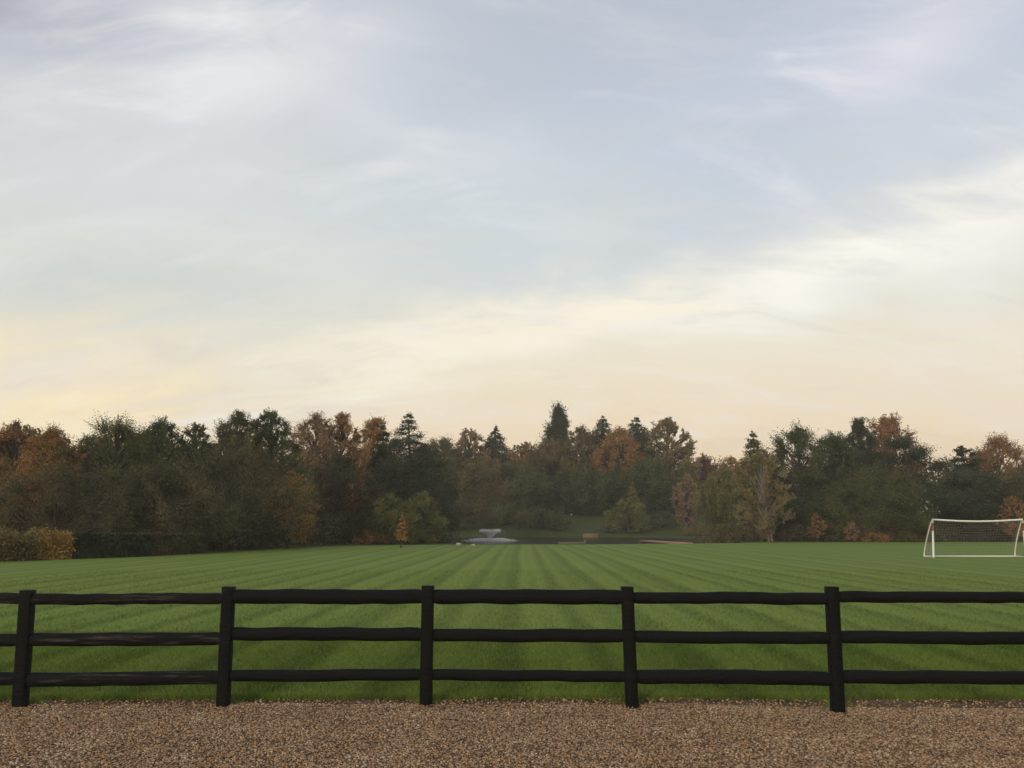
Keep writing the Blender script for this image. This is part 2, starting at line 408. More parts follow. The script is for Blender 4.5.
# ------------------------------------------------------------------ fence
def timber(name, base, pale, amt):
    m, nt, b = mat_new(name)
    co_ = objco(nt)
    g = nt.noise(nt.mapv(co_, (.9, 6, 9)), 6, 6, .65, dist=.3)
    s2 = nt.noise(nt.mapv(co_, (.4, 8, 12)), 4, 5, .7)
    c = nt.mix(g, tuple(x * .4 for x in base), tuple(x * 2.1 for x in base))
    k_ = nt.m('MULTIPLY', nt.m('SUBTRACT', s2, .60 - .10 * amt), 7 * amt, clamp=True)
    c = nt.mix(k_, c, pale)
    nt.L.new(c, b.inputs['Base Color']); b.inputs['Roughness'].default_value = .6
    b.inputs['Specular IOR Level'].default_value = .12
    nt.L.new(nt.bump(g, .8, .015), b.inputs['Normal'])
    return m
M_rail = timber('black_stained_rail', (.0058, .0062, .0062), (.028, .028, .028), .3)
M_rail_w = timber('weathered_rail', (.0066, .0064, .0062), (.13, .115, .10), .6)
M_post = timber('dark_stained_post', (.0060, .0060, .0054), (.022, .021, .019), .3)
fence = empty('post_and_rail_fence', (0, 8.04, 0), 'black stained post and rail fence with three half-round rails beside the gravel', 'fence')
FY = 8.04
post_top = [(28, 590), (229, 586.5), (428, 585.5), (627, 586.5), (831.5, 586.5)]
post_bot = [(20, 708), (223, 707.5), (426, 705), (632, 708.5), (838, 714)]
PY = [8.03, 8.05, 8.12, 8.02, 7.84]            # the line wanders a little
px_b = [at(u, v, y_) for (u, v), y_ in zip(post_bot, PY)]; px_t = [at(u, v, y_) for (u, v), y_ in zip(post_top, PY)]
py_ = [8.0, 8.02] + PY + [7.72, 7.6]; py_ = [q - FY for q in py_]
bx_ = [p[0] for p in px_b]; tx_ = [p[0] for p in px_t]; tz_ = [p[2] for p in px_t]
bx_ = [bx_[0] - 1.94] + bx_ + [bx_[-1] + 1.94, bx_[-1] + 3.88]; tx_ = [tx_[0] - 1.94] + tx_ + [tx_[-1] + 1.94, tx_[-1] + 3.88]; tz_ = [1.1] + tz_ + [1.1, 1.1]
bx_ = [bx_[0] - 1.94] + bx_; tx_ = [tx_[0] - 1.94] + tx_; tz_ = [1.1] + tz_
PW = .113
for k, (b0, t0, z1) in enumerate(zip(bx_, tx_, tz_)):
    # bevelled square post, base in the ground, lean from base to top
    wd = PW * random.uniform(.95, 1.05); dp = .10; bv = .008
    sect = np.array([[-wd/2+bv,-dp/2],[wd/2-bv,-dp/2],[wd/2,-dp/2+bv],[wd/2,dp/2-bv],[wd/2-bv,dp/2],[-wd/2+bv,dp/2],[-wd/2,dp/2-bv],[-wd/2,-dp/2+bv]])
    zs = np.concatenate([[-.3], np.linspace(0.0, z1 - .006, 10), [z1]])
    V, Q = [], []
    for q, z in enumerate(zs):
        s_ = .955 if q == len(zs) - 1 else 1 + .012 * sin(q * 2.3 + k)
        x0 = b0 + (t0 - b0) * z / z1
        for p in sect: V.append([x0 + p[0] * s_, py_[k] + p[1] * s_, z])
    n8 = 8
    for q in range(len(zs) - 1):
        for e in range(8): Q.append([q*8+e, q*8+(e+1)%8, (q+1)*8+(e+1)%8, (q+1)*8+e])
    o_ = (len(zs) - 1) * 8
    Q += [[o_, o_+1, o_+6, o_+7], [o_+1, o_+2, o_+5, o_+6], [o_+2, o_+3, o_+4, o_+5]]
    link('post', mesh_np('post', V, Q, M_post), fence)
rail_rows = [(597, .135), (635.5, .118), (676.5, .112)]
rail_v = {0: [598, 599, 597, 596, 597.5, 597], 1: [640, 640, 634.5, 634.5, 636, 637], 2: [679, 679, 675.5, 674.5, 676.5, 676.5]}
thick = {0: [.105, .108, .138, .140, .110, .104], 1: [.120, .122, .125, .120, .112, .116], 2: [.122, .128, .108, .104, .128, .120]}
for row in range(3):
    for bay in range(len(bx_) - 1):
        vi = min(max(bay - 1, 0), 5)
        v_ = rail_v[row][vi]; d_ = thick[row][vi]
        z = at(512, v_, FY + py_[bay])[2]
        f_ = z / 1.1
        x0 = bx_[bay] + (tx_[bay] - bx_[bay]) * f_ + PW / 2 - .022
        x1 = bx_[bay + 1] + (tx_[bay + 1] - bx_[bay + 1]) * f_ - PW / 2 + .022
        zn = at(512, rail_v[row][min(vi + 1, 5)], FY + py_[bay + 1])[2]
        n = 30; r_ = np.random.default_rng(100 + row * 10 + bay)
        t = np.linspace(0, 1, n)
        def wig(amp):
            return amp * sum(r_.normal() / (q + 1) ** .8 * np.sin(2 * pi * t * (q + .5) + r_.uniform(0, 6)) for q in range(6))
        cz = z + .35 * (zn - z) * t + wig(.0035); cy = -.008 + wig(.003) + py_[bay] + (py_[bay + 1] - py_[bay]) * t
        rad = d_ / 2 * 1.0 * (1 + wig(.018)) * np.where((t < .02) | (t > .98), .86, 1)
        th = np.linspace(0, 2 * pi, 16, endpoint=False)
        prof = np.stack([np.sin(th), np.cos(th)], -1)      # (y,z); round front, flat back
        V = []
        for q in range(n):
            for a_ in range(16):
                yy, zz_ = prof[a_]
                yy = yy * (1.0 if yy < 0 else .35)
                bump = 1 + .025 * sin(a_ * 1.9 + q * .6 + bay)
                V.append([x0 + (x1 - x0) * t[q], cy[q] + yy * rad[q] * .62 * bump, cz[q] + zz_ * rad[q] * bump])
        Q = [[q*16+e, (q+1)*16+e, (q+1)*16+(e+1)%16, q*16+(e+1)%16] for q in range(n-1) for e in range(16)]
        for b_ in (0, (n-1)*16):
            Q += [[b_+e, b_+e+1, b_+14-e, b_+15-e] for e in range(7)]
        wth = bay <= 2
        o = link('rail', mesh_np('rail', V, Q, M_rail_w if wth else M_rail, smooth=True), fence)
        if wth and bay in (1, 2): o['label'] = 'weathered dark rail with pale worn streaks'

# ------------------------------------------------------------------ trees
def leaf_mat(name, dark, mid, light):
    m, nt, b = mat_new(name)
    g = nt.new('ShaderNodeNewGeometry').outputs['Random Per Island']
    at_ = nt.new('ShaderNodeAttribute', attribute_name='tint').outputs['Fac']
    f = nt.m('ADD', nt.m('MULTIPLY', g, .35), nt.m('MULTIPLY', at_, .65))
    c = nt.ramp(f, [(.1, dark), (.5, mid), (.9, light)])
    nt.L.new(c, b.inputs['Base Color']); b.inputs['Roughness'].default_value = .7
    b.inputs['Specular IOR Level'].default_value = .2
    tr = nt.new('ShaderNodeBsdfTranslucent'); nt.L.new(c, tr.inputs[0])
    mx = nt.new('ShaderNodeMixShader'); mx.inputs[0].default_value = .22
    nt.L.new(b.outputs[0], mx.inputs[1]); nt.L.new(tr.outputs[0], mx.inputs[2])
    nt.L.new(mx.outputs[0], nt.N['Material Output'].inputs[0])
    return m
PAL = {
    'amber':  ((.26, .13, .045), (.46, .235, .080), (.60, .33, .13)),
    'olive':  ((0.062, 0.066, 0.023), (0.122, 0.126, 0.046), (0.19, 0.185, 0.075)),
    'green':  ((0.04, 0.058, 0.021), (0.078, 0.104, 0.04), (0.135, 0.16, 0.066)),
    'dark':   ((0.032, 0.044, 0.025), (0.062, 0.076, 0.042), (0.1, 0.115, 0.065)),
    'rust':   ((0.169, 0.094, 0.04), (0.325, 0.179, 0.078), (0.481, 0.277, 0.129)),
    'orange': ((0.195, 0.109, 0.038), (0.361, 0.198, 0.069), (0.488, 0.286, 0.115)),
    'pink':   ((0.188, 0.121, 0.071), (0.325, 0.213, 0.127), (0.45, 0.299, 0.19)),
    'brown':  ((0.06, 0.054, 0.025), (0.115, 0.1, 0.046), (0.185, 0.155, 0.078)),
    'tan':    ((0.144, 0.115, 0.055), (0.252, 0.201, 0.099), (0.36, 0.287, 0.154)),
    'gold':   ((0.196, 0.121, 0.033), (0.368, 0.226, 0.061), (0.529, 0.341, 0.11)),
    'red':    ((0.104, 0.033, 0.028), (0.195, 0.061, 0.046), (0.273, 0.094, 0.068)),
    'willow': ((0.095, 0.095, 0.03), (0.18, 0.175, 0.058), (0.26, 0.245, 0.09)),
    'bronze': ((0.085, 0.072, 0.026), (0.165, 0.135, 0.05), (0.26, 0.21, 0.085)),
}
LM = {k: leaf_mat('foliage_' + k, *v) for k, v in PAL.items()}
def bark(name, a, b_):
    m, nt, b = mat_new(name)
    c = nt.mix(nt.noise(nt.mapv(objco(nt), (1, 1, .25)), 9, 5, .7), a, b_)
    nt.L.new(c, b.inputs['Base Color']); b.inputs['Roughness'].default_value = .9
    return m
M_bark = bark('bark', (.035, .026, .018), (.085, .066, .048))
M_birch = bark('pale_bark', (.13, .10, .07), (.27, .215, .16))

def leaf_mesh(P0, P1, tint, jit, n, size, r, aspect=.55, droop=0.0, wts=None):
    m = len(P0)
    L = np.linalg.norm(P1 - P0, axis=1)
    pw = (L if wts is None else wts); pw = pw / pw.sum()
    idx = r.choice(m, n, p=pw)
    s = r.uniform(0, 1, n) ** .85
    c = P0[idx] + (P1 - P0)[idx] * s[:, None] + np.clip(r.normal(size=(n, 3)), -1.7, 1.7) * (jit[idx] * (.45 + .55 * s))[:, None]
    ax = r.normal(size=(n, 3)); ax[:, 2] -= droop; ax /= np.linalg.norm(ax, axis=1)[:, None]
    b_ = np.cross(ax, r.normal(size=(n, 3))); b_ /= np.linalg.norm(b_, axis=1)[:, None] + 1e-9
    l = size * r.uniform(.65, 1.35, n)
    A = ax * l[:, None] * .5; B = b_ * (l * aspect)[:, None] * .5
    V = np.stack([c - A, c + B, c + A, c - B], 1).reshape(-1, 3)
    t = np.clip(tint[idx] + r.normal(0, .10, n), 0, 1)
    return V, np.arange(4 * n).reshape(-1, 4), np.repeat(t, 4)

def crown_skeleton(kind, H, W, cb, r):
    """twigs (P0,P1), tint, jitter, and limb paths for the wood"""
    P0, P1, T, J, limbs = [], [], [], [], []
    zb = cb * H
    def trunk_xy(t, A=[r.normal(0, .02, 2) * H for _ in range(3)]):
        return A[0] * np.sin(t * 2.2) + A[1] * np.sin(t * 4.1) * .4
    if kind in ('broad', 'shrub', 'column', 'sparse', 'birch', 'cedar', 'willow'):
        nc = {'broad': 90, 'shrub': 34, 'column': 44, 'sparse': 84, 'birch': 70, 'cedar': 40, 'willow': 34}[kind]
        asp = (H - zb) / W
        nc = int(nc * np.clip(asp, .6, 1.8) ** .8)
        for k in range(nc):
            t = (k + r.uniform(0, 1)) / nc
            if kind == 'column': prof = (1 - t) ** .55 * min(1, .45 + 2.2 * t)
            elif kind == 'cedar': prof = (1 - t ** 2.2) ** .6 * min(1, .75 + t)
            elif kind == 'shrub': prof = (1 - t ** 2.4) ** .5
            elif kind == 'birch': prof = (1 - abs(2 * t ** .9 - 1) ** 2.5) ** .6 * .95
            else: prof = (1 - t ** 3.2) ** .6 * min(1, .62 + 1.1 * t)
            prof = max(prof, .10)
            ph = k * 2.39996 + r.normal(0, .5)
            rho = r.uniform(.25, 1) ** .55
            rc = W * {'broad': .135, 'shrub': .17, 'column': .2, 'sparse': .115, 'birch': .115, 'cedar': .17, 'willow': .16}[kind] * r.uniform(.65, 1.35) * (1.12 - .42 * t)
            rad = max(0, W / 2 * prof * r.uniform(.9, 1.16) * rho - rc * .35)
            z = zb + (H - zb) * t * (1 - .5 * rc / max(H - zb, .1)) + r.normal(0, .02) * H
            c = np.array([np.cos(ph) * rad, np.sin(ph) * rad, z]); c[:2] += trunk_xy(z / H)
            c[2] = min(c[2], H - rc * .55)
            nt_ = {'broad': 22, 'shrub': 20, 'column': 13, 'sparse': 9, 'birch': 10, 'cedar': 13, 'willow': 16}[kind]
            d = r.normal(size=(nt_, 3)); d /= np.linalg.norm(d, axis=1)[:, None]
            out_ = np.array([np.cos(ph), np.sin(ph), 0]) * rad / (W / 2 + 1e-6)
            if kind == 'cedar':
                d[:, 2] *= .28; d += out_ * .5
            elif kind == 'column':
                d[:, :2] *= .5; d[:, 2] = np.abs(d[:, 2]) + .3
            elif kind == 'willow':
                d[:, 2] = np.abs(d[:, 2]) * .4
            elif kind == 'birch':
                d[:, 2] += .5; d += out_ * .4
            else:
                d[:, 2] += .15; d += out_ * .3
            ln = rc * r.uniform(.6, 1.2, nt_)
            e = c + d * ln[:, None]
            tint = np.clip(.5 + r.normal(0, .2), .05, .95)
            P0.append(np.repeat(c[None], nt_, 0)); P1.append(e); T.append(np.full(nt_, tint)); J.append(np.full(nt_, rc * (.155 if kind not in ('sparse', 'birch') else .14)))
            if kind == 'willow':
                hang = e.copy(); hang[:, 2] -= r.uniform(.12, .34, nt_) * H * .8; hang[:, 2] = np.maximum(hang[:, 2], .03 * H)
                hang[:, :2] += d[:, :2] * rc * .3
                P0.append(e); P1.append(hang); T.append(np.full(nt_, tint)); J.append(np.full(nt_, rc * .10))
            zt = max(.02 * H, z - (.28 * W * rho + .04 * H) * (1.5 if kind in ('birch', 'column') else .8))
            zt = min(zt, z - .02 * H)
            s0 = np.array([*trunk_xy(max(zt, 0) / H), max(zt, .03 * H)])
            mid = s0 * .45 + c * .55 + np.array([0, 0, .03 * H])
            limbs.append((np.stack([s0, mid, c]), rho))
            if kind in ('sparse', 'birch', 'broad'):
                for q in range(0, nt_, 2 if kind != 'broad' else 3): limbs.append((np.stack([c, (c + e[q]) / 2 + r.normal(0, .02, 3) * rc, e[q]]), -1))
    else:                                            # conifer: whorls of drooping boughs
        ntier = int(np.clip(H / .38, 16, 46))
        for k in range(ntier):
            t = (k + r.uniform(0, .8)) / ntier
            z = zb + (H - zb) * t
            L0 = W / 2 * ((1 - t) ** .78 * .985 + .015) * (.7 + .3 * min(1, t * 6 + .4))
            for q in range(9 if t < .8 else 6):
                ph = r.uniform(0, 2 * pi); L = L0 * r.uniform(.6, 1.2)
                d = np.array([np.cos(ph), np.sin(ph), 0])
                zq = z + r.normal(0, .022) * H * (1 - t); zq = z if zq > H * .96 else zq; c = np.array([*trunk_xy(zq / H), zq])
                a_ = c + d * L * .55 + np.array([0, 0, -.05 * L]); b_ = c + d * L + np.array([0, 0, (-.22 + r.normal(0, .1)) * L + .15 * L * t])
                tint = np.clip(.5 + r.normal(0, .18), .05, .95)
                jj = max(.10 * L, .006 * H)
                P0 += [c[None], a_[None]]; P1 += [a_[None], b_[None]]; T += [np.array([tint])] * 2; J += [np.array([jj]), np.array([jj * 1.1])]
                side = np.array([-d[1], d[0], -.25])
                for sg in (-1, 1):
                    e = a_ + side * sg * L * .33 + d * L * .2; e[2] = a_[2] - .12 * L
                    P0.append(a_[None]); P1.append(e[None]); T.append(np.array([tint])); J.append(np.array([jj]))
                if q % 3 == 0: limbs.append((np.stack([c, a_, b_]), -1))
        top = np.array([*trunk_xy(1), H]); lo = np.array([*trunk_xy(.93), H * .93])
        P0.append(lo[None]); P1.append(top[None]); T.append(np.array([.5])); J.append(np.array([.012 * H]))
    return np.concatenate(P0), np.concatenate(P1), np.concatenate(T), np.concatenate(J), limbs, trunk_xy

tree_count = [0]
def make_tree(name, loc, H, W, kind, pal, label, cat, group, npx, leaf, cb=.12, dens=1.0, barkm=None, trunks=1, lean=0.0):
    """npx: crown size in picture pixels, sets how many leaves are worth building"""
    tree_count[0] += 1
    r = np.random.default_rng(1000 + tree_count[0] * 17)
    root = empty(name, loc, label, cat, group, rz=r.uniform(0, 6.28))
    P0, P1, T, J, limbs, txy = crown_skeleton(kind, H, W, cb, r)
    n = int(np.clip(npx * 6.2 * dens, 260, 60000))
    V, Q, tn = leaf_mesh(P0, P1, T, J, n, leaf, r, .6, .6 if kind in ('conifer', 'willow') else .1)
    V[:, 2] = np.maximum(V[:, 2], .02)
    mb = MB()
    base_r = np.clip(.018 * H + .012 * W, .02, .5)
    for q in range(trunks):
        off = np.array([0, 0, 0.0]) if trunks == 1 else np.array([*(r.normal(0, .09 * W, 2)), 0])
        spread = np.zeros(3) if trunks == 1 else np.array([*(r.normal(0, .16 * W, 2)), 0])
        t = np.linspace(0, 1, 9); hh = H * (.93 if kind in ('conifer', 'column', 'birch', 'sparse') else .72)
        pts = np.array([[*(txy(a_ * hh / H)), a_ * hh] for a_ in t]) + off + spread * t[:, None]
        pts[0, 2] = -.25
        rad = base_r * (1 if trunks == 1 else .55) / (trunks ** .5) * (1 - .88 * t); rad[0] *= 1.35
        mb.tube(pts, rad, 8)
    for pth, rho in limbs:
        if rho < 0: mb.tube(pth, [base_r * .10 + .004, base_r * .07 + .003, .004 + base_r * .02], 4)
        else: mb.tube(pth, [base_r * .26, base_r * .16, base_r * .05], 5 if False else 4)
    tr = link('trunk' if kind != 'shrub' else 'stems', mb.mesh('trunk', barkm or M_bark, True), root)
    cr = link('crown' if kind != 'shrub' else 'foliage', mesh_np('crown', V, Q, LM[pal], {'tint': tn}), root)
    return root

def tree(u, vtop, wpx, Y, kind, pal, label, name=None, group=None, cb=.12, dens=1.0, barkm=None, trunks=1, cat='tree', vbase=None, leafpx=1.4):
    p = at(u, vtop, Y); gz = float(terrain(p[0], Y))
    H = p[2] - gz
    ppm = F / (Y * cos(PITCH))
    W = wpx / ppm * {'conifer': 1.75, 'column': 2.1, 'shrub': 1.15, 'sparse': 1.2, 'birch': 1.1}.get(kind, 1.42)
    return make_tree(name or {'conifer': 'conifer_tree', 'birch': 'birch_tree', 'shrub': 'shrub', 'willow': 'willow_tree'}.get(kind, 'broadleaf_tree'),
                     (p[0], Y, gz), H, W, kind, pal, label, cat, group, W * H * ppm * ppm, max(.05, leafpx / ppm), cb, dens, barkm, trunks)

GL = 'trees along the left side of the lawn'
GC = 'trees on the bank beyond the pond'
GRT = 'trees beyond the right side of the lawn'
# --- left wood (nearer)
tree(-45, 424, 90, 60, 'broad', 'rust', 'rusty broad tree cut by the left picture edge', group=GL)
tree(12, 421, 62, 62, 'broad', 'rust', 'rust brown tree in the left corner above the orange hedge', group=GL, cb=.1)
tree(52, 429, 56, 57, 'broad', 'orange', 'low orange beech tree at far left, its top the palest orange there', group=GL, cb=.1)
tree(88, 436, 50, 66, 'sparse', 'tan', 'thin twiggy pale tree between orange beech and broad olive tree', group=GL, dens=.5)
tree(122, 420, 92, 58, 'broad', 'olive', 'broad olive green tree behind the clipped dark hedge', group=GL)
tree(165, 419, 60, 64, 'broad', 'green', 'green bushy topped tree right of the broad olive tree', group=GL)
tree(197, 425, 48, 70, 'sparse', 'olive', 'thin spiky olive tree filling a dip in the left skyline', group=GL, dens=.9)
tree(236, 413, 56, 72, 'broad', 'olive', 'tall olive brown tree, first of the twin tops at left centre', group=GL)
tree(270, 412, 50, 75, 'broad', 'green', 'tall green tree, second of the twin tops at left centre', group=GL)
tree(228, 446, 150, 62, 'broad', 'brown', 'large rounded dark brown tree overhanging the lawn at left', group=GL, cb=.06, dens=1.1)
tree(160, 470, 110, 55, 'broad', 'brown', 'low dark brown tree right behind the clipped dark hedge', group=GL, cb=.05)
tree(60, 468, 120, 52, 'broad', 'brown', 'low brown tree right behind the orange brown hedge', group=GL, cb=.05)
tree(292, 474, 40, 66, 'broad', 'gold', 'small golden leaved tree at the edge of the brown tree', group=GL, cb=.15, dens=.8)
tree(318, 415, 54, 92, 'broad', 'pink', 'rounded pinkish brown tree behind the dark gap', group=GL)
tree(344, 414, 40, 96, 'broad', 'rust', 'small rust topped tree beside the rounded pinkish tree', group=GL)
tree(338, 455, 70, 86, 'broad', 'brown', 'dull brown tree in front of the pinkish brown tree', group=GL, cb=.08)
tree(375, 417, 44, 108, 'broad', 'orange', 'orange topped tree showing behind the dark spruce', group=GL)
tree(405, 412, 76, 98, 'conifer', 'dark', 'dark green spruce with a pointed leader left of the pond', group=GL, cb=.05)
tree(382, 424, 40, 102, 'conifer', 'dark', 'shorter dark spruce leaning on the pointed spruce', group=GL, cb=.05)
tree(425, 446, 50, 104, 'broad', 'olive', 'olive tree tucked between spruce and willow bush', group=GL, cb=.06)
# --- bank beyond the pond
tree(446, 438, 56, 176, 'broad', 'olive', 'olive brown tree right of the spruce, beyond the fountain', group=GC, cb=.06)
tree(470, 430, 46, 182, 'sparse', 'pink', 'thin pinkish tree with bare top twigs above the fountain', group=GC, dens=1.1)
tree(497, 426, 44, 186, 'conifer', 'dark', 'dark pointed conifer above the fountain', group=GC)
tree(482, 458, 60, 172, 'broad', 'bronze', 'bronze leaved tree directly behind the fountain', group=GC, cb=.06)
tree(522, 444, 46, 184, 'sparse', 'orange', 'thin orange tree in the skyline gap left of the tall cypress', group=GC, dens=1.0)
tree(515, 462, 60, 170, 'broad', 'olive', 'dark olive tree right of the fountain', group=GC, cb=.05)
tree(558, 409, 34, 188, 'column', 'dark', 'tall narrow dark cypress, highest point of the skyline', group=GC, cb=.03, dens=1.3)
tree(545, 440, 54, 178, 'broad', 'bronze', 'yellow brown tree at the foot of the tall cypress', group=GC, cb=.05)
tree(580, 428, 44, 186, 'broad', 'bronze', 'bronze tree between the cypress and the dark firs', group=GC)
tree(603, 416, 56, 188, 'conifer', 'dark', 'dark fir, left one of the pair beside the orange tree', group=GC)
tree(616, 428, 40, 180, 'broad', 'orange', 'orange leaved tree in front of the two dark firs', group=GC, cb=.1)
tree(635, 417, 56, 189, 'conifer', 'dark', 'dark fir, right one of the pair beside the orange tree', group=GC)
tree(580, 466, 66, 174, 'broad', 'green', 'low dark green tree below the bronze tree beyond the pond', group=GC, cb=.05)
tree(640, 462, 70, 176, 'broad', 'green', 'low dark green tree above the yellow bank bush', group=GC, cb=.05)
tree(666, 419, 58, 182, 'sparse', 'tan', 'airy tan brown tree with sky showing through its top', group=GC, dens=1.25)
tree(662, 462, 56, 178, 'broad', 'olive', 'dull olive tree below the airy tan tree', group=GC, cb=.05)
tree(704, 456, 36, 194, 'broad', 'red', 'dark red leaved tree in the low skyline gap', group=GC)
tree(731, 457, 26, 196, 'broad', 'gold', 'small pale orange tree right of the dark red tree', group=GC)
tree(724, 466, 48, 126, 'willow', 'willow', 'yellow green weeping willow at the right end of the pond', group=GC, cb=.15, dens=1.2)
tree(632, 482, 16, 156, 'conifer', 'willow', 'small pointed yellow green sapling in the bank bush', name='sapling', group=GC, cb=.1, dens=1.2)
tree(628, 498, 40, 154, 'shrub', 'willow', 'round pale yellow green bush on the far pond bank', cat='bush', group='bushes around the pond', cb=.02)
tree(686, 474, 26, 156, 'sparse', 'pink', 'thin pinkish larch like sapling on the far pond bank', name='sapling', group=GC, dens=.6)
# --- right wood
tree(752, 431, 42, 116, 'conifer', 'olive', 'slim pointed olive conifer at the left end of the right wood', group=GRT, cb=.2)
tree(762, 452, 52, 98, 'birch', 'tan', 'thin birch with pale bare stems and sparse tan leaves', group=GRT, cb=.06, dens=1.0, barkm=M_birch, trunks=4)
tree(797, 428, 70, 106, 'broad', 'green', 'big dark green tree right of the pale stemmed birch', group=GRT, cb=.05, dens=1.1)
tree(832, 434, 56, 110, 'broad', 'green', 'dark green tree with a drooping right shoulder', group=GRT, cb=.05)
tree(863, 419, 32, 112, 'broad', 'dark', 'dark pine with a knobbly top left of the rust crown', group=GRT, cb=.3)
tree(888, 416, 50, 116, 'broad', 'rust', 'tall rust crowned tree, highest of the right wood', group=GRT, cb=.2)
tree(905, 429, 112, 104, 'cedar', 'dark', 'wide dark cedar with layered boughs behind the football goal', group=GRT, cb=.06, dens=1.2)
tree(872, 470, 80, 99, 'broad', 'olive', 'low olive tree left in front of the wide cedar', group=GRT, cb=.05)
tree(957, 445, 34, 110, 'cedar', 'dark', 'small flat topped dark pine right of the wide cedar', group=GRT, cb=.2)
tree(995, 438, 72, 122, 'broad', 'rust', 'broad rust topped tree above the football goal', group=GRT)
tree(975, 470, 60, 102, 'broad', 'dark', 'low dark tree directly behind the football goal', group=GRT, cb=.05)
tree(1018, 476, 50, 101, 'broad', 'brown', 'low brown tree behind the right end of the football goal', group=GRT, cb=.05)
tree(1060, 440, 90, 112, 'broad', 'olive', 'olive tree cut by the right picture edge', group=GRT)
# --- bushes and small plants
tree(394, 496, 50, 84, 'shrub', 'willow', 'left half of the twin green willow bushes behind the orange sapling', cat='bush', group='bushes around the pond', cb=.02)
tree(424, 492, 40, 87, 'shrub', 'willow', 'right half of the twin green willow bushes, the taller one', cat='bush', group='bushes around the pond', cb=.02)
tree(372, 533, 34, 83, 'shrub', 'rust', 'low reddish brown bracken clump left of the twin willow bushes', cat='bush', group='bushes around the pond', cb=.02)
tree(700, 526, 36, 150, 'shrub', 'bronze', 'low bronze waterside bush below the thin larch sapling', cat='bush', group='bushes around the pond', cb=.02)
tree(735, 530, 32, 98, 'shrub', 'brown', 'low brown bush at the foot of the weeping willow', cat='bush', group='bushes around the pond', cb=.02)
tree(458, 500, 52, 158, 'shrub', 'brown', 'wide dark brown thicket on the far bank left of the fountain', cat='bush', group='bushes around the pond', cb=.02)
tree(505, 506, 44, 160, 'shrub', 'olive', 'olive thicket on the far bank just behind the fountain', cat='bush', group='bushes around the pond', cb=.02)
tree(662, 512, 30, 158, 'shrub', 'brown', 'low brown shrub on the bank right of the pale yellow green bush', cat='bush', group='bushes around the pond', cb=.02)
tree(608, 526, 20, 154, 'shrub', 'brown', 'dark small bush beside the far wooden landing stage', cat='bush', group='bushes around the pond', cb=.02)
tree(540, 508, 50, 156, 'shrub', 'olive', 'wide dull olive bush on the far bank right of the fountain', cat='bush', group='bushes around the pond', cb=.02)
tree(816, 514, 15, 97, 'birch', 'rust', 'small orange red sapling at the foot of the dark green trees', name='sapling', group=GRT, dens=.55)
tree(851, 522, 14, 96, 'sparse', 'pink', 'thin pinkish sapling left of the rusty bracken', name='sapling', group=GRT, dens=1.0)
tree(872, 531, 30, 96, 'shrub', 'rust', 'rusty bracken clump under the low olive tree', cat='bush', group='bushes along the right lawn edge', cb=.02)
tree(902, 533, 30, 97, 'shrub', 'bronze', 'bronze bracken clump left of the football goal', cat='bush', group='bushes along the right lawn edge', cb=.02)
tree(1010, 497, 26, 94, 'birch', 'rust', 'small orange tree behind the right goalpost', name='sapling', group=GRT, dens=.55)

# orange sapling on the lawn edge
g0 = onground(401, 548)
p = at(401, 512, g0[1])
make_tree('sapling', (g0[0], g0[1], 0), p[2], 16 / (F / (g0[1] * cos(PITCH))), 'conifer', 'amber', 'slender orange leaved sapling standing alone at the lawn edge', 'sapling', None, 330, .14, .22, .22)

# hedges along the left edge of the lawn
def hedge(name, u0, v0, u1, v1, vt0, vt1, thick_, pal, label, group, clipped, n):
    a_, b_ = onground(u0, v0), onground(u1, v1)
    za, zb_ = at(u0, vt0, a_[1])[2], at(u1, vt1, b_[1])[2]
    r = np.random.default_rng(int(u0) + 500)
    d = (b_ - a_)[:2]; L = np.linalg.norm(d); d = d / L; nrm = np.array([-d[1], d[0]])
    root = empty(name, (*a_[:2], 0), label, 'hedge', group)
    s = r.uniform(0, L, n); f = r.uniform(0, 1, n)
    hgt = za + (zb_ - za) * s / L
    if not clipped: hgt = hgt * (.84 + .20 * np.sin(s * 1.7 + 1) * np.sin(s * .8) + .14 * np.sin(s * 4.3 + 2) + .08 * np.sin(s * 9.1)) 
    which = r.uniform(0, 1, n)
    z = np.where(which < .62, f * hgt, hgt * (1 - .04 * f)); off = np.where(which < .62, r.choice([0, 1], n, p=[.75, .25]) * thick_, f * thick_)
    off = off + r.normal(0, .05 if clipped else .2, n); z = z + r.normal(0, .03 if clipped else .15, n)
    c = np.stack([d[0] * s + nrm[0] * off, d[1] * s + nrm[1] * off, np.maximum(z, .03)], -1)
    tint = np.clip(.5 + .3 * np.sin(s * 2.1) * np.sin(z * 3 + s) + r.normal(0, .1, n), 0, 1)
    ax = r.normal(size=(n, 3)); ax /= np.linalg.norm(ax, axis=1)[:, None]; bb = np.cross(ax, r.normal(size=(n, 3))); bb /= np.linalg.norm(bb, axis=1)[:, None]
    l = .11 * r.uniform(.7, 1.4, n)
    V = np.stack([c - ax * l[:, None] * .5, c + bb * l[:, None] * .3, c + ax * l[:, None] * .5, c - bb * l[:, None] * .3], 1).reshape(-1, 3)
    link('foliage', mesh_np('foliage', V, np.arange(4 * n).reshape(-1, 4), LM[pal], {'tint': np.repeat(tint, 4)}), root)
    mb = MB()
    for q in range(int(L / .5) + 2):
        s_ = min(L - .1, q * .5 + .1); c0 = d * s_ + nrm * thick_ / 2; h_ = (za + (zb_ - za) * s_ / L) * .85
        for k in range(3):
            e = c0 + r.normal(0, .18, 2)
            mb.tube([[*c0, -.1], [*(c0 * .5 + e * .5), h_ * .5], [*e, h_]], [.03, .02, .008], 4)
    link('stems', mb.mesh('stems', M_bark), root)
GH = 'hedges along the left lawn edge'
